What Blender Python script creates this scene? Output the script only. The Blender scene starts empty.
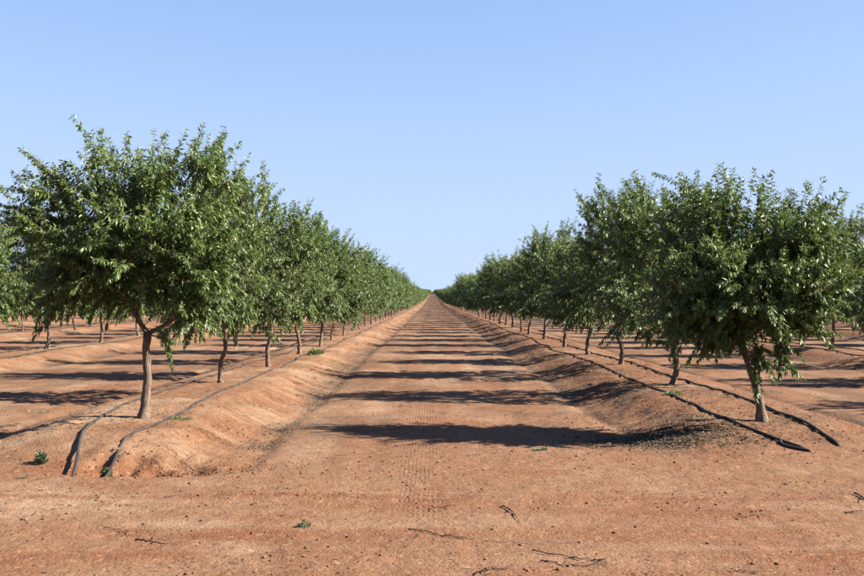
import bpy, math
import numpy as np
from mathutils import Vector

# ------------------------------------------------------------------ camera, sky, sun
scn = bpy.context.scene
col = scn.collection
CAM_Z = 1.72
cam_d = bpy.data.cameras.new("camera"); cam = bpy.data.objects.new("camera", cam_d); col.objects.link(cam)
cam_d.sensor_width = 36.0; cam_d.lens = 41.67; cam_d.clip_start = 0.1; cam_d.clip_end = 20000
cam.location = (0, 0, CAM_Z)
cam.rotation_euler = (math.radians(90 + math.degrees(math.atan(12 / 1000))), 0, 0)
scn.camera = cam

SUN_EL, SUN_BACK = 33.0, 4.0
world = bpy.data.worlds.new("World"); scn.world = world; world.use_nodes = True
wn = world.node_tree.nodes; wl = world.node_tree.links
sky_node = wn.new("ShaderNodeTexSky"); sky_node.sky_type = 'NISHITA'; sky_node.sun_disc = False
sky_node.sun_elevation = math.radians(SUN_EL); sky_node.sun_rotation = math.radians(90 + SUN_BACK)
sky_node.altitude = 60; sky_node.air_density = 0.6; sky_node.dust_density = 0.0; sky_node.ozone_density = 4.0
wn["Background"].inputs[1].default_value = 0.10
# the whole dome alike: soft shoulder a*x/(1+b*x) per channel, so that the bright low sky keeps its blue
def vmath(op, a, b_):
    n = wn.new("ShaderNodeVectorMath"); n.operation = op
    for i, v in enumerate((a, b_)):
        if isinstance(v, tuple): n.inputs[i].default_value = v
        else: wl.new(v, n.inputs[i])
    return n.outputs[0]
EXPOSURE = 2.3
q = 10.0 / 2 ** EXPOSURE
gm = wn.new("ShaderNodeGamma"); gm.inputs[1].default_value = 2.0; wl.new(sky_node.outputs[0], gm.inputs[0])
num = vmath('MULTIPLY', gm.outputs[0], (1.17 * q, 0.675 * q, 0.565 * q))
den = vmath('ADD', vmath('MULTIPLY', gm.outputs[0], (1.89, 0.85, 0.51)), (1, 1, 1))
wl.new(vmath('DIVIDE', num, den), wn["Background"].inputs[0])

sd = bpy.data.lights.new("sun", 'SUN'); so = bpy.data.objects.new("sun", sd); col.objects.link(so)
sd.energy = 4.6; sd.angle = math.radians(0.53); sd.color = (1.0, 0.93, 0.82)
e, b = math.radians(SUN_EL), math.radians(SUN_BACK)
to_sun = Vector((math.cos(e) * math.cos(b), -math.cos(e) * math.sin(b), math.sin(e)))
so.rotation_euler = (-to_sun).to_track_quat('-Z', 'Y').to_euler(); so.location = to_sun * 60
scn.view_settings.view_transform = 'Standard'; scn.view_settings.look = 'None'
scn.view_settings.exposure = EXPOSURE; scn.view_settings.gamma = 1.0
scn.view_settings.use_curve_mapping = False

# ------------------------------------------------------------------ numeric helpers
def hash2(ix, iy, seed):
    h = (ix.astype(np.int64) * 374761393 + iy.astype(np.int64) * 668265263 + seed * 974711) & 0xFFFFFFFF
    h = ((h ^ (h >> 13)) * 1274126177) & 0xFFFFFFFF
    h = h ^ (h >> 16)
    return (h & 0xFFFFFF) / float(0xFFFFFF)

def vnoise(x, y, seed=0):
    x = np.asarray(x, float); y = np.asarray(y, float)
    ix = np.floor(x); iy = np.floor(y); fx = x - ix; fy = y - iy
    fx = fx * fx * (3 - 2 * fx); fy = fy * fy * (3 - 2 * fy)
    a = hash2(ix, iy, seed); b_ = hash2(ix + 1, iy, seed); c = hash2(ix, iy + 1, seed); d = hash2(ix + 1, iy + 1, seed)
    return (a + (b_ - a) * fx) * (1 - fy) + (c + (d - c) * fx) * fy

def fbm(x, y, seed=0, octv=4):
    s = 0; a = 0.5; t = 0
    for k in range(octv):
        s = s + a * vnoise(x * 2 ** k, y * 2 ** k, seed + 17 * k); t += a; a *= 0.5
    return s / t

def sstep(a, b_, x):
    t = np.clip((x - a) / (b_ - a), 0, 1)
    return t * t * (3 - 2 * t)

# ------------------------------------------------------------------ layout of the orchard
ROW0, ROWS, STEP, FIRST = -3.75, 7.95, 5.0, 12.6
BERM_H = 0.23
ROW_K = list(range(-13, 15))
def row_x(k): return ROW0 + ROWS * k

def far_rise(y):
    t = 40.0
    q = np.clip((y - 255) / t, -30, 30)
    up = 0.0105 * t * np.log1p(np.exp(q)) + np.where((y - 255) / t > 30, 0.0105 * (y - 255 - 30 * t), 0)
    crest = 955.0
    dn = np.clip(y - crest, 0, None)
    return up - np.where(dn < 300, 0.0002 * dn ** 2, 18.0 + 0.12 * (dn - 300))

def terrain_parts(x, y):
    x = np.asarray(x, float); y = np.asarray(y, float)
    k = np.round((x - ROW0) / ROWS)
    wob = 0.16 * (vnoise(y * 0.22, k * 7.3, 5) - 0.5) + 0.10 * (vnoise(y * 0.9, k * 3.1, 9) - 0.5)
    dx = x - (ROW0 + ROWS * k)
    adx = np.abs(dx + wob)
    end = np.where(k == 0, 9.6, np.where(k == 1, 10.5, 10.2)) + 0.45 * (vnoise(x * 1.7, k * 2.0, 31) - 0.5)
    run = np.where(k == 0, 2.0, 2.4)
    along = sstep(end, end + run, y)
    taper = np.where(along < 1, 0.35 * (1 - along), 0)
    prof = 1 - sstep(0.62 - taper, 1.78 - taper * 0.6, adx)
    return k, dx, adx, along, prof

def terrain_z(x, y, fine=True):
    x = np.asarray(x, float); y = np.asarray(y, float)
    k, dx, adx, along, prof = terrain_parts(x, y)
    berm = prof * along
    z = far_rise(y) + BERM_H * berm * (0.78 + 0.44 * vnoise(y * 0.30, k * 4.1, 91))
    # gutter at the toe
    z = z - 0.035 * np.exp(-((adx - 1.78) / 0.12) ** 2) * along
    # undulation
    z = z + 0.05 * (fbm(x * 0.35, y * 0.35, 3, 3) - 0.5)
    slope = 4 * prof * (1 - prof) * along
    if fine:
        s = np.sign(dx)
        u = y * 1.0 + s * 0.55 * dx
        r = fbm(u * 4.6, adx * 0.8 + k * 11, 41, 3)
        r = np.abs(r - 0.5) * 2
        z = z - 0.055 * slope * (np.clip(0.30 - r, 0, 1) / 0.30) * sstep(0.35, 0.6, vnoise(y * 0.5, k * 5.0, 77) + 0.25)
        z = z + 0.034 * (fbm(x * 3.2, y * 3.2, 13, 4) - 0.5) * (0.5 + berm + 0.5 * along)
        z = z + 0.020 * (fbm(x * 8, y * 8, 19, 2) - 0.5)
        # headland wheel ruts, running across in front of the rows
        w = 0.10 * (fbm(x * 0.5, x * 0.0 + 2.0, 23, 2) - 0.5)
        for yc, a in ((8.72, 0.026), (8.35, -0.018), (7.3, -0.016), (6.75, 0.012)):
            z = z + a * np.exp(-((y - yc - w) / 0.13) ** 2) * (0.35 + 1.1 * vnoise(x * 1.3, y * 0.0 + yc, 29))
        # wheel tracks down the lane
        lane = np.abs(dx) - ROWS / 2
        for c in (-0.95, 0.95):
            xx = np.abs(np.abs(dx) - ROWS / 2 + 0 * c) - 0.95
        z = z - 0.016 * np.exp(-(xx / 0.22) ** 2) * along * 0.9
        # washed-out hollow at the end of the first berm
        z = z - 0.15 * np.exp(-(((x + 3.05) / 0.55) ** 2 + ((y - 10.2) / 0.38) ** 4))
        z = z - 0.07 * np.exp(-(((x + 2.45) / 0.45) ** 2 + ((y - 10.35) / 0.30) ** 2))
        crumb = np.exp(-(((x + 2.8) / 0.8) ** 2 + ((y - 10.3) / 0.5) ** 2))
        z = z + crumb * 0.20 * (fbm(x * 9, y * 9, 61, 3) - 0.5)
    return z

def tz(x, y): return float(terrain_z(np.array([x]), np.array([y]))[0])

# ------------------------------------------------------------------ materials
def new_mat(name):
    m = bpy.data.materials.new(name); m.use_nodes = True
    nt = m.node_tree; return m, nt, nt.nodes, nt.links, nt.nodes["Principled BSDF"]

def nz(nt, scale, detail=4, rough=0.55, vec=None, dist=0.0):
    n = nt.nodes.new("ShaderNodeTexNoise"); n.inputs["Scale"].default_value = scale
    n.inputs["Detail"].default_value = detail; n.inputs["Roughness"].default_value = rough
    n.inputs["Distortion"].default_value = dist
    if vec: nt.links.new(vec, n.inputs["Vector"])
    return n.outputs["Fac"]

def mapping(nt, src, scale, rot=(0, 0, 0)):
    n = nt.nodes.new("ShaderNodeMapping"); n.inputs["Scale"].default_value = scale; n.inputs["Rotation"].default_value = rot
    nt.links.new(src, n.inputs["Vector"]); return n.outputs[0]

def ramp(nt, fac, a, b_, va=0.0, vb=1.0):
    n = nt.nodes.new("ShaderNodeMapRange"); n.inputs[1].default_value = a; n.inputs[2].default_value = b_
    n.inputs[3].default_value = va; n.inputs[4].default_value = vb; n.clamp = True
    nt.links.new(fac, n.inputs[0]); return n.outputs[0]

def mixc(nt, fac, a, b_):
    n = nt.nodes.new("ShaderNodeMix"); n.data_type = 'RGBA'
    if isinstance(fac, float): n.inputs[0].default_value = fac
    else: nt.links.new(fac, n.inputs[0])
    for s, v in ((n.inputs[6], a), (n.inputs[7], b_)):
        if isinstance(v, tuple): s.default_value = (*v, 1)
        else: nt.links.new(v, s)
    return n.outputs[2]

def math_n(nt, op, a, b_=None):
    n = nt.nodes.new("ShaderNodeMath"); n.operation = op
    for i, v in enumerate((a, b_)):
        if v is None: continue
        if isinstance(v, (int, float)): n.inputs[i].default_value = v
        else: nt.links.new(v, n.inputs[i])
    return n.outputs[0]

def attr(nt, name):
    n = nt.nodes.new("ShaderNodeAttribute"); n.attribute_name = name; return n.outputs["Fac"]

def soil_material():
    m, nt, N, L, p = new_mat("red_soil")
    co = N.new("ShaderNodeTexCoord").outputs["Object"]
    pale = attr(nt, "pale"); red = attr(nt, "red"); litter = attr(nt, "litter")
    base = mixc(nt, ramp(nt, nz(nt, 0.45, 5, 0.6, co), 0.3, 0.7), (0.142, 0.070, 0.035), (0.163, 0.088, 0.048))
    fine = nz(nt, 9.0, 6, 0.7, co)
    base = mixc(nt, ramp(nt, fine, 0.35, 0.7, 0.0, 0.55), base, (0.098, 0.044, 0.021))
    base = mixc(nt, pale, base, (0.203, 0.131, 0.081))
    base = mixc(nt, red, base, (0.110, 0.042, 0.018))
    mot = nz(nt, 2.6, 6, 0.72, mapping(nt, co, (1.0, 1.7, 1)))
    base = mixc(nt, ramp(nt, mot, 0.48, 0.68, 0.0, 0.6), base, (0.125, 0.054, 0.029))
    mo2 = nz(nt, 17.0, 4, 0.65, co)
    base = mixc(nt, ramp(nt, mo2, 0.54, 0.68, 0.0, 0.5), base, (0.253, 0.159, 0.103))
    # straw and dark crumbs
    sp = nz(nt, 55.0, 3, 0.6, co)
    base = mixc(nt, ramp(nt, sp, 0.62, 0.69, 0.0, 0.7), base, (0.060, 0.031, 0.018))
    sp2 = nz(nt, 38.0, 3, 0.6, mapping(nt, co, (1, 1, 1), (0, 0, 0.6)))
    base = mixc(nt, ramp(nt, sp2, 0.67, 0.73, 0.0, 0.5), base, (0.251, 0.179, 0.118))
    lf = math_n(nt, 'MULTIPLY', litter, ramp(nt, nz(nt, 24.0, 4, 0.7, co), 0.36, 0.52))
    base = mixc(nt, lf, base, (0.051, 0.034, 0.022))
    L.new(base, p.inputs["Base Color"])
    p.inputs["Roughness"].default_value = 0.95; p.inputs["Specular IOR Level"].default_value = 0.12
    # relief
    h = math_n(nt, 'ADD', math_n(nt, 'MULTIPLY', fine, 0.6), math_n(nt, 'MULTIPLY', nz(nt, 42.0, 3, 0.6, co), 0.26))
    h = math_n(nt, 'ADD', h, math_n(nt, 'MULTIPLY', nz(nt, 3.0, 4, 0.6, co), 0.5))
    cx = N.new("ShaderNodeCombineXYZ"); L.new(attr(nt, "rillu"), cx.inputs[0]); L.new(attr(nt, "rillv"), cx.inputs[1])
    rn = nz(nt, 1.0, 4, 0.6, mapping(nt, cx.outputs[0], (4.6, 1.1, 1)), 0.6)
    rr = ramp(nt, math_n(nt, 'ABSOLUTE', math_n(nt, 'SUBTRACT', rn, 0.5)), 0.0, 0.11)
    h = math_n(nt, 'ADD', h, math_n(nt, 'MULTIPLY', math_n(nt, 'MULTIPLY', rr, attr(nt, "slope")), math_n(nt, 'MULTIPLY', ramp(nt, nz(nt, 1.1, 2, 0.5, co), 0.4, 0.62), 0.75)))
    sx = N.new("ShaderNodeSeparateXYZ"); L.new(co, sx.inputs[0])
    wv = math_n(nt, 'MULTIPLY', nz(nt, 2.0, 2, 0.5, co), 2.0)
    ly = ramp(nt, math_n(nt, 'SINE', math_n(nt, 'ADD', math_n(nt, 'MULTIPLY', sx.outputs[1], 34.0), wv)), -0.1, 0.4)
    lx = ramp(nt, math_n(nt, 'SINE', math_n(nt, 'ADD', math_n(nt, 'MULTIPLY', sx.outputs[0], 150.0), wv)), -0.2, 0.4)
    lug = math_n(nt, 'MULTIPLY', math_n(nt, 'MULTIPLY', lx, ly), attr(nt, "tread"))
    h = math_n(nt, 'SUBTRACT', h, math_n(nt, 'MULTIPLY', lug, 0.3))
    bmp = N.new("ShaderNodeBump"); bmp.inputs["Strength"].default_value = 1.0; bmp.inputs["Distance"].default_value = 0.045
    L.new(h, bmp.inputs["Height"]); L.new(bmp.outputs[0], p.inputs["Normal"])
    return m

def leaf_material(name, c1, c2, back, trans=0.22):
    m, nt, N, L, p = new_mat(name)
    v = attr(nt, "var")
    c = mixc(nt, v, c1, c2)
    geo = N.new("ShaderNodeNewGeometry")
    c = mixc(nt, math_n(nt, 'MULTIPLY', geo.outputs["Backfacing"], 0.7), c, back)
    L.new(c, p.inputs["Base Color"]); p.inputs["Roughness"].default_value = 0.48
    p.inputs["Specular IOR Level"].default_value = 0.42
    t = N.new("ShaderNodeBsdfTranslucent")
    tc = mixc(nt, 0.5, c, (0.13, 0.20, 0.02)); L.new(tc, t.inputs[0])
    mx = N.new("ShaderNodeMixShader"); mx.inputs[0].default_value = trans
    L.new(p.outputs[0], mx.inputs[1]); L.new(t.outputs[0], mx.inputs[2])
    L.new(mx.outputs[0], N["Material Output"].inputs[0])
    return m

def bark_material():
    m, nt, N, L, p = new_mat("bark")
    co = N.new("ShaderNodeTexCoord").outputs["Object"]
    n1 = nz(nt, 9, 6, 0.65, mapping(nt, co, (3, 3, 0.9)))
    n2 = nz(nt, 30, 4, 0.6, mapping(nt, co, (0.468, 0.468, 1.716)))
    c = mixc(nt, ramp(nt, n1, 0.32, 0.68), (0.036, 0.023, 0.017), (0.180, 0.128, 0.092))
    c = mixc(nt, ramp(nt, n2, 0.55, 0.7, 0, 0.5), c, (0.043, 0.026, 0.020))
    L.new(c, p.inputs["Base Color"]); p.inputs["Roughness"].default_value = 0.9; p.inputs["Specular IOR Level"].default_value = 0.2
    bmp = N.new("ShaderNodeBump"); bmp.inputs["Strength"].default_value = 0.8; bmp.inputs["Distance"].default_value = 0.02
    L.new(math_n(nt, 'ADD', n1, math_n(nt, 'MULTIPLY', n2, 0.5)), bmp.inputs["Height"]); L.new(bmp.outputs[0], p.inputs["Normal"])
    return m

def hose_material():
    m, nt, N, L, p = new_mat("black_polythene")
    co = N.new("ShaderNodeTexCoord").outputs["Object"]
    d = ramp(nt, nz(nt, 4.0, 5, 0.6, co), 0.45, 0.75, 0.0, 0.6)
    c = mixc(nt, d, (0.018, 0.017, 0.017), (0.10, 0.065, 0.045))
    L.new(c, p.inputs["Base Color"]); p.inputs["Roughness"].default_value = 0.55; p.inputs["Specular IOR Level"].default_value = 0.35
    return m

def speck_material(name, c1, c2, rough=0.95):
    m, nt, N, L, p = new_mat(name)
    L.new(mixc(nt, attr(nt, "var"), c1, c2), p.inputs["Base Color"])
    p.inputs["Roughness"].default_value = rough; p.inputs["Specular IOR Level"].default_value = 0.2
    return m

SOIL = soil_material()
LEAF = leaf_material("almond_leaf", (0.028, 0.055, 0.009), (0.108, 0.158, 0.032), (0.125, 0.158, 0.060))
BARK = bark_material()
HOSE = hose_material()
WEED = leaf_material("weed_leaf", (0.040, 0.080, 0.016), (0.080, 0.136, 0.036), (0.088, 0.136, 0.048), 0.25)
GREYWEED = leaf_material("grey_weed_leaf", (0.068, 0.088, 0.044), (0.120, 0.140, 0.080), (0.120, 0.140, 0.088), 0.2)
CLOD = speck_material("soil_clod", (0.075, 0.033, 0.015), (0.156, 0.075, 0.038))
LITTER = speck_material("dry_leaf", (0.031, 0.022, 0.013), (0.162, 0.128, 0.083))
STICK = speck_material("dry_stick", (0.036, 0.024, 0.018), (0.076, 0.050, 0.035))
PALESTICK = speck_material("bleached_stick", (0.128, 0.092, 0.064), (0.176, 0.132, 0.096))

# ------------------------------------------------------------------ mesh helpers
def mesh_np(name, verts, faces, mat, var=None, smooth=False):
    """verts (n,3); faces (m,k) all of one size, or a list of such arrays"""
    me = bpy.data.meshes.new(name)
    fl = faces if isinstance(faces, list) else [faces]
    fl = [f for f in fl if len(f)]
    verts = np.asarray(verts, np.float32)
    me.vertices.add(len(verts)); me.vertices.foreach_set("co", verts.ravel())
    loops = np.concatenate([f.ravel() for f in fl]).astype(np.int32)
    tot = np.concatenate([np.full(len(f), f.shape[1], np.int32) for f in fl])
    start = np.concatenate([[0], np.cumsum(tot)[:-1]]).astype(np.int32)
    me.loops.add(len(loops)); me.loops.foreach_set("vertex_index", loops)
    me.polygons.add(len(tot)); me.polygons.foreach_set("loop_start", start); me.polygons.foreach_set("loop_total", tot)
    if smooth: me.polygons.foreach_set("use_smooth", np.ones(len(tot), bool))
    if var is not None:
        a = me.attributes.new("var", 'FLOAT', 'POINT'); a.data.foreach_set("value", np.asarray(var, np.float32))
    me.materials.append(mat); me.update(); me.validate()
    return me

def link(name, data, parent=None, loc=(0, 0, 0), **props):
    o = bpy.data.objects.new(name, data); col.objects.link(o)
    o.location = loc
    if parent: o.parent = parent
    for k_, v in props.items(): o[k_] = v
    return o

class Tubes:
    def __init__(self): self.v = []; self.f = []; self.n = 0
    def add(self, pts, rad, sides=6, cap=True, rngj=None, jit=0.0):
        pts = np.asarray(pts, float); rad = np.asarray(rad, float); m = len(pts)
        t = np.gradient(pts, axis=0); t /= np.linalg.norm(t, axis=1)[:, None] + 1e-9
        ref = np.array([0.31, 0.95, 0.05]) if abs(t[0, 2]) > 0.6 else np.array([0., 0., 1.])
        u = np.cross(t, ref); u /= np.linalg.norm(u, axis=1)[:, None] + 1e-9
        w = np.cross(t, u)
        a = np.arange(sides) * 2 * np.pi / sides
        rr = rad[:, None] * np.ones((1, sides))
        if rngj is not None: rr = rr * (1 + jit * rngj.standard_normal((m, sides)))
        ring = pts[:, None, :] + rr[:, :, None] * (np.cos(a)[None, :, None] * u[:, None, :] + np.sin(a)[None, :, None] * w[:, None, :])
        self.v.append(ring.reshape(-1, 3))
        i = np.arange(m - 1)[:, None] * sides; j = np.arange(sides)[None, :]; j2 = (j + 1) % sides
        q = np.stack([i + j, i + sides + j, i + sides + j2, i + j2], -1).reshape(-1, 4) + self.n
        self.f.append(q)
        nn = m * sides
        if cap:
            self.v.append(np.array([pts[0], pts[-1]]))
            c0, c1 = self.n + nn, self.n + nn + 1
            j = np.arange(sides); j2 = (j + 1) % sides
            self.f.append(np.stack([np.full(sides, c0), self.n + j, self.n + j2, self.n + j2], -1)[:, :3])
            e0 = self.n + (m - 1) * sides
            self.f.append(np.stack([np.full(sides, c1), e0 + j2, e0 + j], -1))
            nn += 2
        self.n += nn
    def mesh(self, name, mat, var=None):
        v = np.concatenate(self.v)
        f4 = [f for f in self.f if f.shape[1] == 4]; f3 = [f for f in self.f if f.shape[1] == 3]
        fl = ([np.concatenate(f4)] if f4 else []) + ([np.concatenate(f3)] if f3 else [])
        return mesh_np(name, v, fl, mat, None if var is None else np.full(len(v), var), smooth=True)

def leaf_geo(base, d, nrm, ln, wd, curl, tri4=True):
    """vectorised lanceolate leaves, folded along the midrib and curved"""
    d = d / (np.linalg.norm(d, axis=1)[:, None] + 1e-9)
    s = np.cross(d, nrm); s /= np.linalg.norm(s, axis=1)[:, None] + 1e-9
    n = np.cross(s, d)
    L_, W_ = ln[:, None], wd[:, None]
    tip = base + d * L_ - n * (curl[:, None] * L_)
    mid = base + d * L_ * 0.46 + n * (curl[:, None] * L_ * 0.10)
    a = mid + s * W_ * 0.5 + n * W_ * 0.16; b_ = mid - s * W_ * 0.5 + n * W_ * 0.16
    c = len(base)
    if tri4:
        v = np.stack([base, a, b_, tip, mid], 1).reshape(-1, 3)
        i = np.arange(c)[:, None] * 5
        f = np.concatenate([i + np.array([0, 1, 4]), i + np.array([0, 4, 2]), i + np.array([1, 3, 4]), i + np.array([4, 3, 2])])
        return v, f, 5
    v = np.stack([base, a, b_, tip], 1).reshape(-1, 3)
    i = np.arange(c)[:, None] * 4
    f = np.concatenate([i + np.array([0, 1, 2]), i + np.array([1, 3, 2])])
    return v, f, 4

# ------------------------------------------------------------------ the ground
def spaced(pieces):
    out = []
    for a, b_, s in pieces: out.append(np.arange(a, b_ - 1e-6, s))
    return np.concatenate(out)

def build_ground():
    g = [7.0]
    xs_in = spaced([(0, 7.0, 0.05)])
    xs_mid = spaced([(7.0, 26, 0.19)])
    xs_out = spaced([(26, 112, 0.5)])
    xs_far = np.array([112, 118, 130, 160, 220, 320, 480, 700, 1000, 1500, 2200, 3200, 4500, 6000.])
    half = np.concatenate([xs_in, xs_mid, xs_out, xs_far])
    xs = np.concatenate([-half[::-1][:-1], half])
    ys = [spaced([(-3.0, 4.5, 0.25), (4.5, 14.0, 0.042), (14.0, 24.0, 0.07)])]
    y = 24.0; st = 0.09; l = []
    while y < 1100:
        l.append(y); y += st; st *= 1.028
    l += [1150, 1250, 1400, 1700, 2200, 3000, 4200, 6000]
    ys = np.concatenate(ys + [np.array(l)])
    ys = np.concatenate([[-4000, -1500, -500, -150, -60, -30, -15, -8, -5], ys])
    X, Y = np.meshgrid(xs, ys)
    Z = terrain_z(X, Y)
    nx, ny = len(xs), len(ys)
    V = np.stack([X, Y, Z], -1).reshape(-1, 3)
    i = np.arange(ny - 1)[:, None] * nx + np.arange(nx - 1)[None, :]
    F = np.stack([i, i + 1, i + nx + 1, i + nx], -1).reshape(-1, 4)
    me = mesh_np("ground", V, F, SOIL, smooth=True)
    k, dx, adx, along, prof = terrain_parts(X, Y)
    slope = 4 * prof * (1 - prof) * along
    # pale washed sand: on berm tops and rill ridges, in blotches and along wheel bands
    n1 = fbm(X * 0.7, Y * 0.7, 101, 4); n2 = fbm(X * 0.35, Y * 2.6, 107, 4); n3 = fbm(X * 2.4, Y * 0.25, 109, 3)
    u = Y + np.sign(dx) * 0.55 * dx
    rill = fbm(u * 4.6, adx * 0.8 + k * 11, 41, 3); rv = np.abs(rill - 0.5) * 2
    pale = 0.62 * sstep(0.48, 0.72, n1) + slope * sstep(0.22, 0.5, rv) * 0.55 * (k < 1) + 0.30 * prof * along * sstep(0.35, 0.7, n1)
    head = 1 - sstep(8.3, 9.6, Y)
    pale = pale + head * 0.34 * sstep(0.42, 0.72, n2) + (1 - head) * (1 - prof) * 0.45 * sstep(0.45, 0.75, n3)
    pale = pale + 0.95 * np.exp(-(((X + 1.80) / 0.6) ** 2 + ((Y - 7.5) / 0.30) ** 2)) * sstep(0.25, 0.5, fbm(X * 2.2, Y * 3.0, 163, 4))
    red = 0.55 * sstep(0.52, 0.8, fbm(X * 0.8 + 9, Y * 1.1, 113, 4))
    red = red + slope * sstep(0.30, 0.1, rv) * 0.0 + slope * np.clip(0.25 - rv, 0, 1) * 2.2
    red = red + 0.9 * np.exp(-(((X + 2.75) / 0.75) ** 2 + ((Y - 10.3) / 0.42) ** 2)) * sstep(0.25, 0.5, fbm(X * 3, Y * 3, 117, 3))
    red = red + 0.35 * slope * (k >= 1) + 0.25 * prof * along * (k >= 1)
    red = red + (1 - sstep(6.2, 7.0, Y)) * 0.15
    wl_ = 0.10 * (fbm(X * 0.5, X * 0.0 + 2.0, 23, 2) - 0.5)
    red = red + 0.75 * np.exp(-((Y - 8.64 - wl_) / 0.06) ** 2) * sstep(0.35, 0.6, fbm(X * 0.9, Y * 2, 151, 3))
    red = red + 0.4 * head * sstep(0.5, 0.7, fbm(X * 0.5 + 3, Y * 3.4, 157, 4))
    lit = np.exp(-((adx - 1.72) / 0.17) ** 2) * along * sstep(0.36, 0.6, fbm(X * 0.8, Y * 0.8, 121, 3)) * 0.75
    lit = lit + 0.95 * np.exp(-(((X - 2.75) / 0.75) ** 2 + ((Y - 12.1) / 0.55) ** 2)) * sstep(0.28, 0.5, fbm(X * 2, Y * 2, 127, 3))
    lit = lit + 0.45 * prof * along * (k >= 1) * sstep(0.45, 0.65, fbm(X * 1.5, Y * 1.5, 131, 3))
    lit = lit + 0.5 * (1 - prof) * sstep(10.5, 14, Y) * sstep(0.46, 0.66, fbm(X * 1.3, Y * 0.7, 139, 4)) + 0.22 * (1 - prof) * sstep(30, 120, Y)
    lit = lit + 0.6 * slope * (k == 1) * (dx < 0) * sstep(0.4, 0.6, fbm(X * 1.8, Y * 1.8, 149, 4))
    trd = np.exp(-((X + 0.12) / 0.16) ** 4) * sstep(7.4, 8.4, Y) * (1 - sstep(24, 50, Y)) * sstep(0.3, 0.55, fbm(X * 1.6, Y * 1.3, 137, 3))
    for nme, arr in (("pale", pale), ("red", red), ("litter", lit), ("slope", slope), ("tread", trd)):
        a = me.attributes.new(nme, 'FLOAT', 'POINT'); a.data.foreach_set("value", np.clip(arr, 0, 1).astype(np.float32).ravel())
    for nme, arr in (("rillu", u), ("rillv", adx + k * 3.7)):
        a = me.attributes.new(nme, 'FLOAT', 'POINT'); a.data.foreach_set("value", arr.astype(np.float32).ravel())
    o = link("ground", me, kind="structure")
    o["label"] = "red sandy orchard ground with raised berms under the rows"
    return o
build_ground()

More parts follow.
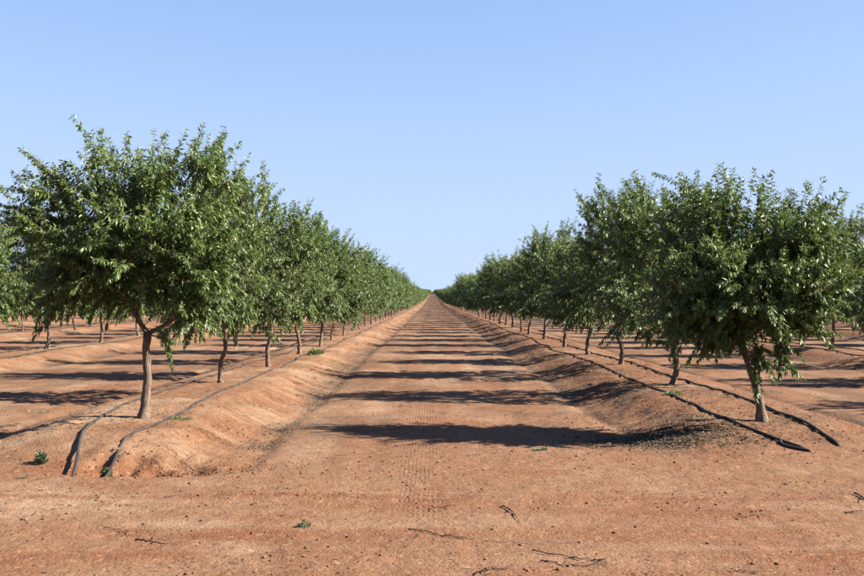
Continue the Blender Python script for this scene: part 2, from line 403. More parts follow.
# ------------------------------------------------------------------ almond trees
def gen_tree(seed, trunk, lobes, n_att, leaves_main=30, side=2, leaves_side=13, leaf_len=0.088, tri4=True, r_base=0.068, stems=True, name="tree"):
    """trunk: polyline in local metres up to the fork; lobes: (cx,cy,cz,rx,ry,rz,weight). Returns trunk, limb, crown meshes"""
    R = np.random.default_rng(seed)
    trunk = np.array(trunk, float)
    # resample the trunk
    seg = np.linalg.norm(np.diff(trunk, axis=0), axis=1); cum = np.concatenate([[0], np.cumsum(seg)])
    tt = np.linspace(0, cum[-1], 14)
    tp = np.stack([np.interp(tt, cum, trunk[:, c]) for c in range(3)], 1)
    for _ in range(2): tp[1:-1] = 0.25 * tp[:-2] + 0.5 * tp[1:-1] + 0.25 * tp[2:]
    tp[1:-1, :2] += R.normal(0, 0.006, (12, 2))
    fork = tp[-1]
    cen = np.array([np.average([l[c] for l in lobes], weights=[l[6] for l in lobes]) for c in range(3)])
    w = np.array([l[6] * (l[3] * l[4] * l[5]) ** 0.6 for l in lobes]); w /= w.sum()
    att = []
    for li in R.choice(len(lobes), n_att, p=w):
        l = lobes[li]
        d = R.normal(size=3); d /= np.linalg.norm(d)
        att.append(np.array(l[:3]) + d * np.array(l[3:6]) * R.uniform(0.12, 1.0) ** 0.5)
    att = np.array(att)
    att = att[np.argsort(np.linalg.norm(att - fork, axis=1))]
    # grow: join every attractor to the nearest wood, balanced by path length
    nodes = [fork]; par = [-1]; pl = [0.0]; tips = []
    for a in att:
        P = np.array(nodes); D = np.linalg.norm(P - a, axis=1)
        cst = D + 0.42 * np.array(pl)
        cst = cst + np.where(len(nodes) > 40, 1.2 * (np.array(pl) < 0.12), 0)
        j = int(np.argmin(cst)); dist = D[j]
        n = max(1, int(dist / 0.16)); p0 = P[j]; prev = j
        sag = R.normal(0, 0.05 * dist, 3); sag[2] -= 0.06 * dist
        for q in range(1, n + 1):
            f = q / n
            nodes.append(p0 + (a - p0) * f + sag * 4 * f * (1 - f) * 0.6); par.append(prev)
            pl.append(pl[prev] + dist / n); prev = len(nodes) - 1
        tips.append(prev)
    P = np.array(nodes); par = np.array(par); N_ = len(P)
    r = np.full(N_, 0.0); leafc = np.zeros(N_)
    ex = 2.35
    leafc[tips] += 1
    for i in range(N_ - 1, 0, -1): leafc[par[i]] += leafc[i]
    r = 0.0045 * np.maximum(leafc, 0.6) ** (1 / ex)
    r *= min(1.0, 0.75 * r_base / r[0]) if r[0] > 0.75 * r_base else 1.0
    # chains along the thickest child
    kids = [[] for _ in range(N_)]
    for i in range(1, N_): kids[par[i]].append(i)
    T = Tubes()
    stack = [(0, c) for c in kids[0]]
    while stack:
        p_, c = stack.pop(); ch = [p_, c]
        while kids[ch[-1]]:
            ks = sorted(kids[ch[-1]], key=lambda q: -leafc[q])
            for q in ks[1:]: stack.append((ch[-1], q))
            ch.append(ks[0])
        rr = r[ch].copy(); rr[0] = min(rr[0], rr[1] * 1.25)
        if not stems and rr[1] < 0.009: continue
        pts = P[ch].copy()
        T.add(pts, rr, 6 if rr[1] > 0.014 else 4, cap=False)
    limb_me = T.mesh(name + "_limbs", BARK)
    # trunk
    T = Tubes()
    f = np.linspace(0, 1, 14)
    rad = r_base * (1.0 - 0.25 * f) + 0.030 * np.exp(-f * 14) + 0.012 * np.exp(-((f - 1) / 0.08) ** 2)
    rad = rad * (1 + 0.05 * R.standard_normal(14))
    tq = np.vstack([tp[0] - np.array([0, 0, 0.12]), tp]); rad = np.concatenate([[rad[0] * 1.1], rad])
    T.add(tq, rad, 10, rngj=R, jit=0.035)
    trunk_me = T.mesh(name + "_trunk", BARK)
    # shoots and their leaves
    B = []; D_ = []; NR = []; LN = []; WD = []; CU = []; VA = []
    S = Tubes()
    zmin, zmax = att[:, 2].min(), att[:, 2].max()
    def shoot(p0, d0, L_, nl, tone, lf):
        m = 6; pts = [p0]; d = d0.copy(); st = L_ / (m - 1)
        g = R.uniform(-0.02, 0.14)
        for q in range(m - 1):
            d = d + np.array([0, 0, -g]) + R.normal(0, 0.07, 3); d /= np.linalg.norm(d); pts.append(pts[-1] + d * st)
        pts = np.array(pts)
        if stems: S.add(pts, np.linspace(0.0042, 0.0018, m), 3, cap=False)
        t = np.sort(R.uniform(0.03, 1, nl)); fi = t * (m - 1); i0 = np.minimum(fi.astype(int), m - 2)
        fr = (fi - i0)[:, None]; b0 = pts[i0] * (1 - fr) + pts[i0 + 1] * fr
        ax = pts[i0 + 1] - pts[i0]; ax /= np.linalg.norm(ax, axis=1)[:, None]
        ang = np.arange(nl) * 2.4 + R.uniform(0, 6)
        ref = np.array([0.2, 0.3, 0.93]); u = np.cross(ax, ref + R.normal(0, 0.1, 3)); u /= np.linalg.norm(u, axis=1)[:, None] + 1e-6
        wv = np.cross(ax, u)
        rad_ = np.cos(ang)[:, None] * u + np.sin(ang)[:, None] * wv
        dd = ax * (0.35 + 0.5 * t[:, None]) + rad_ * 0.75 + np.array([0, 0, -1]) * R.uniform(0.15, 1.25, nl)[:, None] + R.normal(0, 0.18, (nl, 3))
        nn = np.array([0, 0, 1.0]) * 0.6 + rad_ * 0.5 + R.normal(0, 0.5, (nl, 3))
        ln = leaf_len * R.uniform(0.72, 1.22, nl) * (1 - 0.35 * t ** 3)
        B.append(b0); D_.append(dd); NR.append(nn); LN.append(ln); WD.append(ln * R.uniform(0.24, 0.34, nl) * lf)
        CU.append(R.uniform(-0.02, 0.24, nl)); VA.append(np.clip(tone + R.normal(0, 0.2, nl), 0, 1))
    for ti in tips:
        p0 = P[ti]; pd = p0 - P[par[ti]] if par[ti] >= 0 else np.array([0, 0, 1.0])
        pd = pd / (np.linalg.norm(pd) + 1e-6)
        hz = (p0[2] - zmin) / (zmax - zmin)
        out = p0 - cen; out[2] *= 0.4; out /= np.linalg.norm(out) + 1e-6
        up = np.array([0, 0, -0.75 + 1.9 * hz + R.normal(0, 0.25)])
        d0 = 0.5 * pd + 0.55 * out + up + R.normal(0, 0.25, 3); d0 /= np.linalg.norm(d0)
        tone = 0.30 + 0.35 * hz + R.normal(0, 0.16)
        L_ = R.uniform(0.26, 0.50) * (1.15 if hz > 0.75 else 1.0)
        shoot(p0, d0, L_, leaves_main, tone, 1.0)
        for _ in range(side):
            d1 = d0 * 0.3 + R.normal(0, 0.7, 3) + np.array([0, 0, -0.1]); d1 /= np.linalg.norm(d1)
            shoot(p0 - pd * R.uniform(0, 0.12), d1, R.uniform(0.12, 0.25), leaves_side, tone, 1.0)
    v, f_, per = leaf_geo(np.concatenate(B), np.concatenate(D_), np.concatenate(NR), np.concatenate(LN), np.concatenate(WD), np.concatenate(CU), tri4)
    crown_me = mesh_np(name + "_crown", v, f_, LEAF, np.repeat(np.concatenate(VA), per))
    shoot_me = S.mesh(name + "_shoots", BARK) if stems else None
    return trunk_me, limb_me, shoot_me, crown_me

def px_lobes(base, scale, lst):
    """lobes drawn as (x, y, half width, half height, depth offset, depth radius, weight) in picture units of the tree's own plane"""
    o = []
    for (x, y, hw, hh, oy, ry, w) in lst:
        o.append(((x - base[0]) * scale, oy, (base[1] - y) * scale, hw * scale, ry, hh * scale, w))
    return o

def vase_lobes(seed, h=1.0, wdt=1.0):
    R = np.random.default_rng(seed); o = [(0, 0, 1.95 * h, 1.2 * wdt, 1.15 * wdt, 0.80 * h, 1.1)]
    a0 = R.uniform(0, 6)
    n = int(R.integers(4, 6))
    for i in range(n):
        a = a0 + i * 2 * np.pi / n + R.normal(0, 0.2); rr = R.uniform(0.45, 0.85) * wdt
        o.append((rr * math.cos(a), rr * math.sin(a), R.uniform(2.55, 2.85) * h, 0.5 * wdt, 0.5 * wdt, R.uniform(0.6, 0.85) * h, 1.1))
    a0 = R.uniform(0, 6)
    for i in range(6):
        a = a0 + i * 2 * np.pi / 6 + R.normal(0, 0.25); rr = R.uniform(0.85, 1.15) * wdt
        o.append((rr * math.cos(a), rr * math.sin(a), R.uniform(1.18, 1.5) * h, 0.52 * wdt, 0.52 * wdt, R.uniform(0.36, 0.5) * h, 1.0))
    return o

def px_trunk(base, scale, lst):
    return [((x - base[0]) * scale, 0.02 * i, (base[1] - y) * scale) for i, (x, y) in enumerate(lst)]

S1 = 0.0126
b1 = (145, 417)
L1 = gen_tree(11, px_trunk(b1, S1, [(145, 417), (147, 395), (148, 372), (146, 350), (147, 332)]),
    px_lobes(b1, S1, [(58, 212, 36, 44, -.1, .55, 1.0), (112, 190, 36, 48, .1, .6, 1.2), (162, 200, 26, 44, -.2, .5, 1.0), (208, 190, 24, 50, .15, .5, 1.0),
                      (150, 255, 88, 50, 0, 1.15, 1.3), (85, 280, 42, 32, -.1, .7, 1.0), (188, 280, 40, 36, -.2, .75, 1.0), (120, 240, 60, 40, -.5, .5, .8), (196, 250, 38, 45, -.3, .6, 1.0), (172, 330, 14, 14, -.4, .2, .7)]),
    520, 56, 3, 22, leaf_len=0.087, r_base=0.058, name="hero_a")
b2 = (760, 417)
R1 = gen_tree(23, px_trunk(b2, S1, [(760, 417), (758, 395), (752, 370), (745, 348), (740, 335)]),
    px_lobes(b2, S1, [(742, 222, 40, 42, .1, .6, 1.0), (700, 225, 28, 40, .3, .55, .9), (804, 232, 25, 44, 0, .55, 1.0), (782, 265, 48, 50, -.2, .85, 1.2), (705, 280, 46, 48, 0, .9, 1.1),
                      (752, 298, 54, 32, -.3, .8, 1.1), (682, 315, 28, 22, -.2, .5, .9), (748, 355, 8, 22, -.4, .12, 1.0), (769, 342, 6, 22, -.35, .10, .8), (720, 325, 26, 16, .1, .5, .8), (794, 298, 26, 28, -.3, .5, .9)]),
    520, 56, 3, 22, leaf_len=0.087, r_base=0.056, name="hero_b")
VAR = []
for i, (sd_, h, w) in enumerate(((31, 1.08, 1.0), (37, 1.02, 1.05), (43, 1.12, 0.98), (53, 1.0, 1.08), (59, 1.06, 0.95))):
    R_ = np.random.default_rng(sd_)
    c = R_.uniform(-0.08, 0.08, (3, 2))
    VAR.append(gen_tree(sd_, [(0, 0, 0), (c[0, 0], c[0, 1], 0.35), (c[1, 0], c[1, 1], 0.7), (c[2, 0], c[2, 1], 1.02)],
                        vase_lobes(sd_ + 1, h, w), 430, 44, 2, 19, leaf_len=0.096, r_base=0.054, name="variant%d" % i))
LOW = []
for i, (sd_, h, w) in enumerate(((71, 1.08, 1.0), (73, 1.02, 1.05), (79, 1.12, 0.98))):
    R_ = np.random.default_rng(sd_)
    c = R_.uniform(-0.08, 0.08, (3, 2))
    LOW.append(gen_tree(sd_, [(0, 0, 0), (c[0, 0], c[0, 1], 0.35), (c[1, 0], c[1, 1], 0.7), (c[2, 0], c[2, 1], 1.02)],
                        vase_lobes(sd_ + 1, h, w), 360, 24, 1, 13, leaf_len=0.155, tri4=False, r_base=0.054, stems=False, name="far%d" % i))

def place_tree(meshes, x, y, rz, sc, label, group=None):
    t = link("almond_tree", None, loc=(x, y, tz(x, y) - 0.01))
    t.empty_display_size = 0.2
    t.rotation_euler = (0, 0, rz) if sc[0] == 1 else (math.radians(3.0 * math.sin(y * 7.1)), math.radians(3.0 * math.sin(y * 3.7 + x)), rz); t.scale = sc
    t["label"] = label; t["category"] = "tree"
    if group: t["group"] = group
    tr, li, sh, cr = meshes
    link("trunk", tr, t)
    link("limbs", li, t)
    c = link("crown", cr, t, kind="stuff")
    if sh: link("shoots", sh, c, kind="stuff")
    return t

ORD = ["first", "second", "third", "fourth", "fifth", "sixth", "seventh", "eighth", "ninth", "tenth", "eleventh", "twelfth", "thirteenth", "fourteenth", "fifteenth"]
ROWNAME = {0: "in the row sunlit towards the track", 1: "in the row shading the track"}
R_ = np.random.default_rng(5)
LIMIT = {0: 44, 1: 44, -1: 34, 2: 34, -2: 26, 3: 26, -3: 22, 4: 22, -4: 18, 5: 18}
FAROFF = {}
single = 0
for k in ROW_K:
    FAROFF[k] = LIMIT.get(k, 0)
    for n in range(LIMIT.get(k, 0)):
        x = row_x(k) + R_.normal(0, 0.06); y = FIRST + STEP * n + R_.normal(0, 0.12) + {0: 0, 1: 0, -1: 2.5, 2: 2.9}.get(k, 0.4 * math.sin(k * 2.1))
        rz = R_.uniform(0, 6.28); s = R_.uniform(0.90, 1.10); sz = s * R_.uniform(0.94, 1.08)
        if k == 0 and n == 0:
            place_tree(L1, row_x(0) + 0.12, FIRST, 0, (1, 1, 1), "almond tree with straight trunk above two black hoses dropping into an eroded hollow", "almond trees in rows"); single += 1; continue
        if k == 1 and n == 0:
            place_tree(R1, row_x(1) - 0.05, FIRST, 0, (1, 1, 1), "almond tree with leaning trunk and two leafy branches hanging down beside it", "almond trees in rows"); single += 1; continue
        NEAR = {(0, 1): (0.80, 0.92), (0, 2): (0.92, 1.02), (0, 3): (0.96, 1.04), (0, 4): (1.0, 1.10), (1, 1): (0.95, 0.92), (1, 2): (1.0, 0.99), (1, 3): (0.95, 0.92), (1, 4): (1.0, 0.96)}
        if (k, n) in NEAR: s, sz = NEAR[(k, n)]; x = row_x(k) + 0.03 * n; y = FIRST + STEP * n
        elif R_.uniform() < 0.07 and n > 3: s, sz = 0.80, 0.80
        use_low = (y > 62 or (abs(k - 0.5) > 1.6 and y > 50) or (abs(k - 0.5) > 2.6))
        ms = (LOW[int(R_.integers(0, 3))] if use_low else VAR[(n * 2 + k * 3 + (int(R_.integers(0, 2)) if n > 4 else 0)) % 5])
        if k in ROWNAME:
            if n < 15: lab = "%s almond tree from the bare headland %s" % (ORD[n], ROWNAME[k])
            else: lab = "distant almond tree well down the line %s" % ROWNAME[k]
        else:
            side_ = "behind the row sunlit towards the track" if k < 0 else "behind the row shading the track"
            q = -k if k < 0 else k - 1
            lab = "almond tree in the %s row %s" % (["", "next", "second", "third", "fourth"][q], side_)
        place_tree(ms, x, y, rz, (s, s, sz), lab, "almond trees in rows"); single += 1

# the rest of the orchard, too far off to be told apart: one object
def far_orchard():
    R = np.random.default_rng(9)
    pts = []; ro = []; sc = []; va = []
    for k in ROW_K:
        reach = 945 if k in (-1, 0, 1, 2) else (430 if -4 < k < 6 else 330)
        n0 = FAROFF[k]
        if n0 == 0: n0 = max(0, int((abs(row_x(k)) / 0.56 - FIRST) / STEP))
        for n in range(n0, int((reach - FIRST) / STEP)):
            x = row_x(k) + R.normal(0, 0.06); y = FIRST + STEP * n + R.normal(0, 0.15)
            pts.append((x, y, 0)); ro.append(R.uniform(0, 6.28)); sc.append(R.uniform(0.94, 1.10)); va.append(int(R.integers(0, 3)))
    for x, y in ((-2.4, 948), (3.0, 952), (-2.0, 965), (2.6, 970), (-1.6, 985), (2.1, 990), (-3.6, 955), (4.1, 960), (-0.7, 1046), (1.1, 1050), (0.2, 1054), (-2.6, 1044), (2.9, 1048), (-1.6, 1058), (2.0, 1060)):
        pts.append((x, y, 0)); ro.append(R.uniform(0, 6.28)); sc.append(R.uniform(0.9, 1.05)); va.append(0)
    pts = np.array(pts); pts[:, 2] = terrain_z(pts[:, 0], pts[:, 1]) - 0.01
    me = bpy.data.meshes.new("far_orchard"); me.from_pydata([tuple(p) for p in pts], [], [])
    for nme, arr, ty in (("rot", ro, 'FLOAT'), ("size", sc, 'FLOAT'), ("kindno", va, 'INT')):
        a = me.attributes.new(nme, ty, 'POINT'); a.data.foreach_set("value", arr)
    o = link("far_orchard", me, kind="stuff", label="distant almond rows merging into one green band", category="orchard")
    ng = bpy.data.node_groups.new("scatter_trees", 'GeometryNodeTree')
    ng.interface.new_socket("Geometry", in_out='INPUT', socket_type='NodeSocketGeometry')
    ng.interface.new_socket("Geometry", in_out='OUTPUT', socket_type='NodeSocketGeometry')
    n = ng.nodes; l = ng.links
    gi = n.new("NodeGroupInput"); go = n.new("NodeGroupOutput"); jo = n.new("GeometryNodeJoinGeometry")
    def named(nm, ty):
        q = n.new("GeometryNodeInputNamedAttribute"); q.data_type = ty; q.inputs["Name"].default_value = nm; return q.outputs["Attribute"]
    rot = n.new("ShaderNodeCombineXYZ"); l.new(named("rot", 'FLOAT'), rot.inputs[2])
    e2r = n.new("FunctionNodeEulerToRotation"); l.new(rot.outputs[0], e2r.inputs[0])
    for i in range(3):
        src = [ob for ob in bpy.data.objects if ob.type == 'MESH' and ob.data in (LOW[i][0], LOW[i][1], LOW[i][3])]
        got = {}
        for ob in src: got.setdefault(ob.data.name, ob)
        jn = n.new("GeometryNodeJoinGeometry")
        for ob in got.values():
            oi = n.new("GeometryNodeObjectInfo"); oi.transform_space = 'ORIGINAL'; oi.inputs[0].default_value = ob
            l.new(oi.outputs["Geometry"], jn.inputs[0])
        cmp_ = n.new("FunctionNodeCompare"); cmp_.data_type = 'INT'; cmp_.operation = 'EQUAL'; cmp_.inputs[3].default_value = i
        l.new(named("kindno", 'INT'), cmp_.inputs[2])
        ip = n.new("GeometryNodeInstanceOnPoints")
        l.new(gi.outputs[0], ip.inputs["Points"]); l.new(cmp_.outputs[0], ip.inputs["Selection"]); l.new(jn.outputs[0], ip.inputs["Instance"])
        l.new(e2r.outputs[0], ip.inputs["Rotation"]); l.new(named("size", 'FLOAT'), ip.inputs["Scale"])
        l.new(ip.outputs[0], jo.inputs[0])
    l.new(jo.outputs[0], go.inputs[0])
    md = o.modifiers.new("scatter", 'NODES'); md.node_group = ng
    return len(pts)
nfar = far_orchard()
print("single trees", single, "far", nfar)

# ------------------------------------------------------------------ irrigation hoses
def hose(label, xoff_pts, seed, rowk, far=190.0, r=0.0165, ends=(), group="irrigation hoses along the berms"):
    """xoff_pts: (y, x) points near the headland; afterwards follows the row at its offset"""
    R = np.random.default_rng(seed)
    ys = [p[0] for p in xoff_pts]; xs = [p[1] for p in xoff_pts]
    y0 = ys[0]
    Y = [y0]; st = 0.12
    while Y[-1] < far: Y.append(Y[-1] + st); st *= 1.012
    Y = np.array(Y)
    X = np.interp(Y, ys, xs)
    ker = np.array([1, 2, 3, 2, 1]) / 9.0
    for _ in range(3): X[2:-2] = np.convolve(X, ker, 'valid')
    f = sstep(ys[-1] - 1, ys[-1] + 4, Y)
    X = X + f * (0.22 * (vnoise(Y * 0.33, Y * 0 + seed, 201) - 0.5) + 0.14 * (vnoise(Y * 1.1, Y * 0 + seed, 203) - 0.5))
    Z = terrain_z(X, Y)
    Zs = Z.copy()
    for _ in range(6): Zs[1:-1] = np.maximum(0.25 * Zs[:-2] + 0.5 * Zs[1:-1] + 0.25 * Zs[2:], Z[1:-1])
    Z = Zs + r * (0.55 + 0.5 * vnoise(Y * 0.7, Y * 0 + seed, 207))
    pts = np.stack([X, Y, Z], 1)
    if len(ends): pts = np.vstack([np.array([(a, b_, tz(a, b_) + dz) for a, b_, dz in ends]), pts])
    if len(ends):                      # round off the drop over the berm end
        m = len(ends) + 4; idx = np.linspace(0, m - 1, m * 5); a_ = np.arange(m)
        cur = np.stack([np.interp(idx, a_, pts[:m, c]) for c in range(3)], 1)
        for _ in range(14): cur[1:-1] = 0.25 * cur[:-2] + 0.5 * cur[1:-1] + 0.25 * cur[2:]
        pts = np.vstack([cur, pts[m:]])
    T = Tubes(); T.add(pts, np.full(len(pts), r), 8)
    o = link("irrigation_hose", T.mesh("irrigation_hose", HOSE), label=label, category="hose")
    o["group"] = group
    return o
x0, x1 = row_x(0), row_x(1)
hose("black hose dropping over the berm end, behind the straight trunk as seen from the track",
     [(11.3, -3.95), (12.4, -4.13), (13.9, -4.28), (16, x0 - .5), (20, x0 - .42)], 1, 0, ends=[(-3.47, 9.58, -0.16), (-3.47, 9.68, 0.0), (-3.56, 10.0, 0.07), (-3.66, 10.35, 0.07), (-3.82, 10.85, 0.04)])
hose("black hose between straight trunk and track, curving down into the eroded hollow",
     [(10.9, -3.36), (11.7, -3.29), (13.3, -3.25), (15, x0 + .42), (19, x0 + .45)], 2, 0, ends=[(-3.22, 9.66, -0.16), (-3.22, 9.76, 0.0), (-3.25, 10.05, 0.07), (-3.30, 10.4, 0.06)])
hose("black hose between leaning trunk and track, ending in a small loop on the soil",
     [(11.45, 4.05), (11.8, 3.95), (12.4, 3.72), (13.2, x1 - .55), (16, x1 - .5), (20, x1 - .5)], 3, 1, ends=[(4.19, 11.1, -0.06), (4.18, 11.16, 0.01), (4.12, 11.3, 0.022)])
hose("black hose on the side of leaning trunk away from the track, ending in bare soil",
     [(11.7, 4.62), (12.2, 4.62), (12.8, 4.55), (14.2, x1 + .45), (18, x1 + .42), (22, x1 + .42)], 4, 1, ends=[(4.60, 11.25, -0.06), (4.60, 11.31, 0.01), (4.61, 11.5, 0.022)])
# the short loop beside the third hose
th = np.linspace(0, 1, 14)
lx = 4.02 + 0.20 * th - 0.03 * np.sin(th * np.pi) - 0.09 * np.sin(th * np.pi); ly = 11.55 - 0.46 * th
lz = terrain_z(lx, ly) + 0.015; lz[0] -= .03; lz[-1] -= 0.03
T = Tubes(); T.add(np.stack([lx, ly, lz], 1), np.full(14, 0.016), 7)
o = link("drip_line", T.mesh("drip_line", HOSE), label="thin black loose end curling beside the hose by leaning trunk", category="hose")
for k in (-2, -1, 2, 3):
    for s in (-1, 1):
        a = row_x(k) + 0.46 * s
        side_ = "behind the row sunlit towards the track" if k < 0 else "behind the row shading the track"
        q = "next" if k in (-1, 2) else "second"
        hose("black hose along the %s berm %s" % (q, side_), [(11.2, a), (14, a), (18, a)], 20 + k * 2 + s, k, far=110.0,
             ends=[(a, 10.9, -0.05), (a, 11.0, 0.01)])

# ------------------------------------------------------------------ weeds
def weed(name, label, cat, x, y, rad, hgt, n, mat, seed, broad=0.3, flat=False):
    R = np.random.default_rng(seed)
    a = R.uniform(0, 2 * np.pi, n); q = rad * np.sqrt(R.uniform(0, 1, n))
    bx, by = x + q * np.cos(a) * 0.8, y + q * np.sin(a) * 0.6
    bz = terrain_z(bx, by) - 0.004
    up = R.uniform(0.0, 1.0, n)
    base = np.stack([bx, by, bz + (0 if flat else 1) * hgt * 0.75 * R.uniform(0, 1, n) ** 1.2 * (1 - q / (rad * 1.3))], 1)
    d = np.stack([np.cos(a) * 0.65, np.sin(a) * 0.65, 0.35 + up * (0.5 if flat else 1.3)], 1) + R.normal(0, 0.3, (n, 3))
    d[:, 2] = np.abs(d[:, 2])
    nn = np.array([0, 0, 1.0]) + R.normal(0, 0.4, (n, 3))
    ln = hgt * R.uniform(0.2, 0.42, n) * (1.5 if broad < 0.22 else 1.0)
    v, f, per = leaf_geo(base, d, nn, ln, ln * broad * R.uniform(0.7, 1.3, n), R.uniform(0, 0.3, n))
    me = mesh_np(name + "_foliage", v, f, mat, np.repeat(R.uniform(0, 1, n), per))
    T = Tubes()
    for i in range(max(3, n // 14)):
        j = int(R.integers(0, n)); c = np.array([x, y, tz(x, y) - 0.02])
        T.add(np.array([c, c * 0.5 + base[j] * 0.5 + np.array([0, 0, 0.012]), base[j]]), [0.004, 0.003, 0.002], 4)
    t = link(name, None, loc=(0, 0, 0)); t.location = (x, y, tz(x, y)); t.empty_display_size = 0.05
    t["label"] = label; t["category"] = cat
    for nm, m_ in (("foliage", me), ("stems", T.mesh(name + "_stems", mat, 0.3))):
        m_.transform(__import__("mathutils").Matrix.Translation((-x, -y, -tz(x, y))))
        c = link(nm, m_, t)
        c["kind"] = "stuff"
    return t

def at(px, py, H=1.70):
    d = 1000 * H / (py - 300); return (px - 431) * d / 1000, d
g = "weeds on the bare soil"
def W(px, py, H, rad, hgt, n, mat, seed, label, broad=0.3, flat=False, name="weed"):
    x, y = at(px, py, H); o = weed(name, label, "weed", x, y, rad, hgt, n, mat, seed, broad, flat); o["group"] = g
W(41, 467, 1.72, .06, .17, 200, GREYWEED, 1, "grey-green bushy seedling on bare soil beside the berm with the hollow", .45)
W(180, 417, 1.46, .17, .09, 170, WEED, 2, "low green weed patch hugging the hose near the straight trunk", .2, True)
W(315, 354, 1.47, .22, .24, 260, WEED, 3, "big bright green grass tuft on the berm slope of the sunlit row", .16, name="grass_tuft")
W(340, 364, 1.66, .32, .10, 150, WEED, 4, "thin green weed patch at the berm toe below the big grass tuft", .2, True)
W(672, 394, 1.45, .18, .13, 200, WEED, 5, "green weed clump beside the hose in the row that shades the track", .25)
W(621, 397, 1.6, .14, .08, 90, GREYWEED, 6, "sparse greyish weed on the shaded berm slope", .25, True)
W(539, 449, 1.70, .09, .10, 170, GREYWEED, 7, "small grey-green rosette in the broad tree shadow on the track", .4, True)
W(304, 527, 1.72, .05, .09, 90, GREYWEED, 8, "tiny grey-green seedling alone on the headland soil", .4)
W(107, 452, 1.55, .07, .12, 130, WEED, 9, "small weed growing in the hollow between the two hoses", .3)
W(38, 409, 1.66, .22, .08, 120, GREYWEED, 10, "pale weed patch at the edge of a tree shadow beyond the straight trunk", .2, True)
W(24, 478, 1.72, .06, .08, 50, GREYWEED, 11, "small pale weed in front of the bushy grey-green seedling", .3)
W(376, 378, 1.7, .12, .07, 80, GREYWEED, 12, "small weed at the tip of the second tree shadow on the track", .3, True)
W(226, 475, 1.72, .04, .05, 40, WEED, 13, "tiny green sprout on soil in front of the berm nose", .3)

# ------------------------------------------------------------------ twigs and sticks
def twig(label, pxs, r, mat, seed, H=1.72, fork=None):
    R = np.random.default_rng(seed); P = []
    for (px, py) in pxs:
        x, y = at(px, py, H); P.append((x, y))
    r = r * 0.68; P = np.array(P); n = max(8, 5 * len(P))
    t = np.linspace(0, len(P) - 1, n); X = np.interp(t, np.arange(len(P)), P[:, 0]); Y = np.interp(t, np.arange(len(P)), P[:, 1])
    X += R.normal(0, 0.004, n); Y += R.normal(0, 0.01, n)
    Z = terrain_z(X, Y) + r * 0.9 + 0.012 * R.uniform(0, 1, n)
    T = Tubes(); T.add(np.stack([X, Y, Z], 1), np.linspace(r, r * 0.45, n) * R.uniform(0.8, 1.2, n), 6)
    for q in range(fork or 0):
        i = int(R.integers(n // 4, n - 2)); a = R.uniform(-0.9, 0.9) + math.atan2(Y[-1] - Y[0], X[-1] - X[0]); L_ = R.uniform(0.06, 0.16)
        ss = np.linspace(0, 1, 5); fx = X[i] + ss * L_ * math.cos(a); fy = Y[i] + ss * L_ * math.sin(a)
        fz = terrain_z(fx, fy) + r * 0.7 + 0.03 * ss; fz[0] = Z[i]
        T.add(np.stack([fx, fy, fz], 1), np.linspace(r * .6, r * .25, 5), 5)
    o = link("twig", T.mesh("twig", mat, float(R.uniform(0, 1))), label=label, category="twig"); o["group"] = "fallen twigs on the headland"
twig("short thick dark stick lying alone below a pale sandy patch", [(135, 539), (150, 541), (166, 544)], .011, STICK, 1)
twig("thin forked dry twig on the soil behind the short thick stick", [(104, 527), (118, 529), (134, 533)], .005, STICK, 2, fork=3)
twig("dark bent twig pointing towards the track on open soil", [(502, 505), (509, 512), (515, 517), (518, 523)], .009, STICK, 3, fork=1)
twig("long thin dark twig lying across the tyre tread prints", [(408, 530), (430, 533), (455, 536), (474, 539)], .007, STICK, 4, fork=2)
twig("long bleached straight stick lying on open soil", [(484, 541), (520, 543), (552, 543), (580, 541)], .005, PALESTICK, 5)
twig("long bleached thin stick across the track near the tread prints", [(424, 502), (445, 501), (484, 499)], .005, PALESTICK, 6)
twig("dark curved twig beside the bleached stick by the tread prints", [(427, 510), (432, 508), (455, 505)], .006, STICK, 7, fork=2)
twig("dark branched twig at the back of the twig heap", [(534, 555), (560, 557), (585, 560), (607, 562)], .007, STICK, 8, fork=3)
twig("grey branched twig at the front of the twig heap", [(540, 561), (565, 564), (605, 565)], .006, STICK, 9, fork=3)
twig("small dark twig end standing beside the twig heap", [(474, 573), (480, 570), (487, 574)], .007, STICK, 10, fork=2)
twig("short dark twig between the twig heap and the long bleached stick", [(490, 568), (500, 569), (508, 568)], .006, STICK, 11, fork=1)
twig("gnarled dark stick lying apart on the soil nearest the leaning trunk's hose ends", [(853, 497), (860, 499), (868, 502)], .012, STICK, 12, fork=3)
twig("short dark twig beside the gnarled stick", [(842, 511), (850, 512), (860, 511)], .006, STICK, 13, fork=1)
twig("pale crooked twig lying on reddish scraped soil", [(728, 569), (740, 571), (756, 573)], .006, PALESTICK, 14, fork=2)

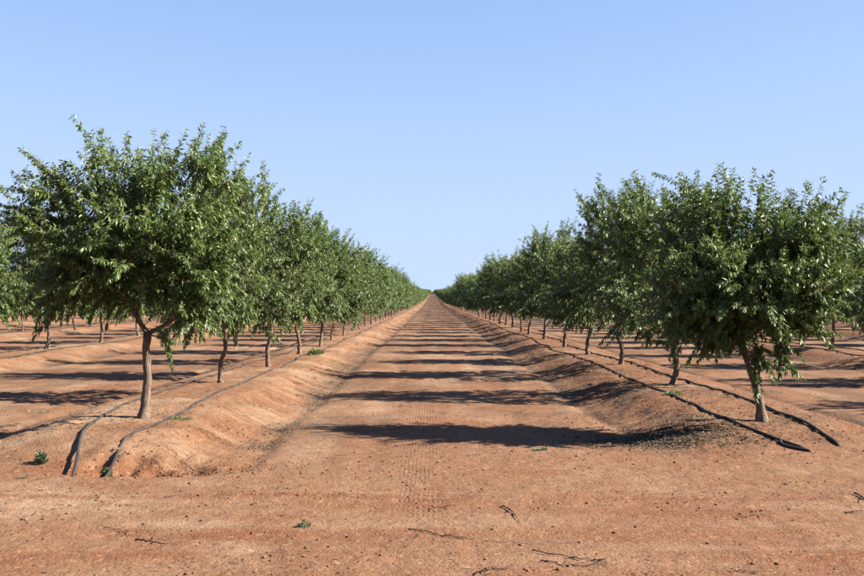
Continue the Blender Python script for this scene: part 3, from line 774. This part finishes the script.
# ------------------------------------------------------------------ clods, pebbles and dry leaf litter
def scatter(name, label, mat, X, Y, S_, seed, leaf=False, small=False):
    R = np.random.default_rng(seed); n = len(X)
    Z = terrain_z(X, Y)
    if leaf:
        a = R.uniform(0, 6.28, n)
        d = np.stack([np.cos(a), np.sin(a), R.uniform(-0.05, 0.35, n)], 1)
        v, f, per = leaf_geo(np.stack([X, Y, Z + 0.004], 1), d, np.array([0, 0, 1.0]) + R.normal(0, 0.35, (n, 3)), S_, S_ * R.uniform(0.18, 0.36, n), R.uniform(-0.2, 0.3, n), False)
        me = mesh_np(name, v, f, mat, np.repeat(R.uniform(0, 1, n) ** 1.6, per))
    else:
        oc = np.array([(1, 0, 0), (0, 1, 0), (-1, 0, 0), (0, -1, 0), (0, 0, 1), (0, 0, -.6), (.7, .7, .35), (-.7, .7, .35), (-.7, -.7, .35), (.7, -.7, .35)], float)
        tri = np.array([(0, 6, 9), (6, 1, 7), (7, 2, 8), (8, 3, 9), (4, 6, 7), (4, 7, 8), (4, 8, 9), (4, 9, 6), (0, 1, 6), (1, 2, 7), (2, 3, 8), (3, 0, 9), (5, 1, 0), (5, 2, 1), (5, 3, 2), (5, 0, 3)])
        if small:
            oc = oc[:6]; tri = np.array([(4, 0, 1), (4, 1, 2), (4, 2, 3), (4, 3, 0)])
        jit = 1 + R.normal(0, 0.2, (n, len(oc), 1)); a = R.uniform(0, 6.28, n)
        v = oc[None] * jit * (S_[:, None, None] * np.stack([R.uniform(.8, 1.5, n), R.uniform(.7, 1.1, n), R.uniform(.5, .9, n)], 1)[:, None, :])
        ca, sa = np.cos(a)[:, None], np.sin(a)[:, None]
        v = np.stack([v[..., 0] * ca - v[..., 1] * sa, v[..., 0] * sa + v[..., 1] * ca, v[..., 2]], -1)
        v = v + np.stack([X, Y, Z + S_ * 0.15], 1)[:, None, :]
        f = (np.arange(n)[:, None, None] * len(oc) + tri[None]).reshape(-1, 3)
        me = mesh_np(name, v.reshape(-1, 3), f, mat, np.repeat(R.uniform(0, 1, n), len(oc)))
    o = link(name, me, kind="stuff", label=label)
    return o

R = np.random.default_rng(77)
n = 16000
d = 5.0 + 19 * R.uniform(0, 1, n) ** 1.5; X = R.uniform(-0.52, 0.52, n) * d; Y = d
keep = R.uniform(0, 1, n) < (0.15 + 1.3 * sstep(0.42, 0.68, fbm(X * 1.2, Y * 1.5, 301, 3))) * np.where(Y < 8.2, 0.22, 0.8)
X, Y = X[keep], Y[keep]
n = 46000
d = 5.2 + 10 * R.uniform(0, 1, n) ** 1.3; Xs = R.uniform(-0.5, 0.5, n) * d; Ys = d
keep = R.uniform(0, 1, n) < (0.12 + 1.2 * sstep(0.40, 0.66, fbm(Xs * 1.0 + 3, Ys * 1.6, 303, 4))) * np.where(Ys < 8.4, 0.3, 0.8)
Xs, Ys = Xs[keep], Ys[keep]
scatter("soil_crumbs", "fine dark soil crumbs sprinkled over the headland and track", CLOD, Xs, Ys, 0.0025 + 0.007 * R.uniform(0, 1, len(Xs)) ** 3, 80, small=True)
# crumbled red soil spilling out of the hollow at the berm end
n = 900
Xh = R.normal(-2.75, 0.55, n); Yh = R.normal(10.2, 0.3, n); X = np.concatenate([X, Xh]); Y = np.concatenate([Y, Yh])
scatter("soil_clods", "small red soil clods and pebbles strewn over the ground", CLOD, X, Y, 0.004 + 0.014 * R.uniform(0, 1, len(X)) ** 4, 78)
# crumbled soil in the hollow
# leaf litter: toe of the berms, patch by the leaning tree, loose over the lane and headland
n = 5200; Xa = R.normal(2.75, 0.55, n); Ya = R.normal(12.15, 0.42, n)
n = 9000; yy = 11 + 34 * R.uniform(0, 1, n) ** 1.6; kk = R.integers(0, 2, n); sg = np.where(kk == 0, 1, np.where(R.uniform(0, 1, n) < .8, -1, 1))
Xb = row_x(0) + ROWS * kk + sg * (1.74 + R.normal(0, 0.13, n)); kb = R.uniform(0, 1, n) < sstep(0.35, 0.6, fbm(Xb * .8, yy * .8, 121, 3)) + 0.1
n = 10000; yc = 11.5 + 34 * R.uniform(0, 1, n) ** 1.5; Xc = row_x(1) + R.normal(-0.75, 0.7, n)
n = 4200; yd = 5.2 + 9 * R.uniform(0, 1, n); Xd = R.uniform(-0.5, 0.5, n) * yd
kd = R.uniform(0, 1, n) < sstep(0.4, 0.75, fbm(Xd * .9 + 4, yd * 1.1, 311, 3))
n = 1500; yf = 11.5 + 22 * R.uniform(0, 1, n) ** 1.5; Xf = row_x(0) + R.normal(0, 0.6, n)
X = np.concatenate([Xa, Xb[kb], Xc, Xd[kd], Xf]); Y = np.concatenate([Ya, yy[kb], yc, yd[kd], yf])
scatter("leaf_litter", "dry brown leaf litter gathered along the berm toes", LITTER, X, Y, R.uniform(0.022, 0.06, len(X)), 79, leaf=True)
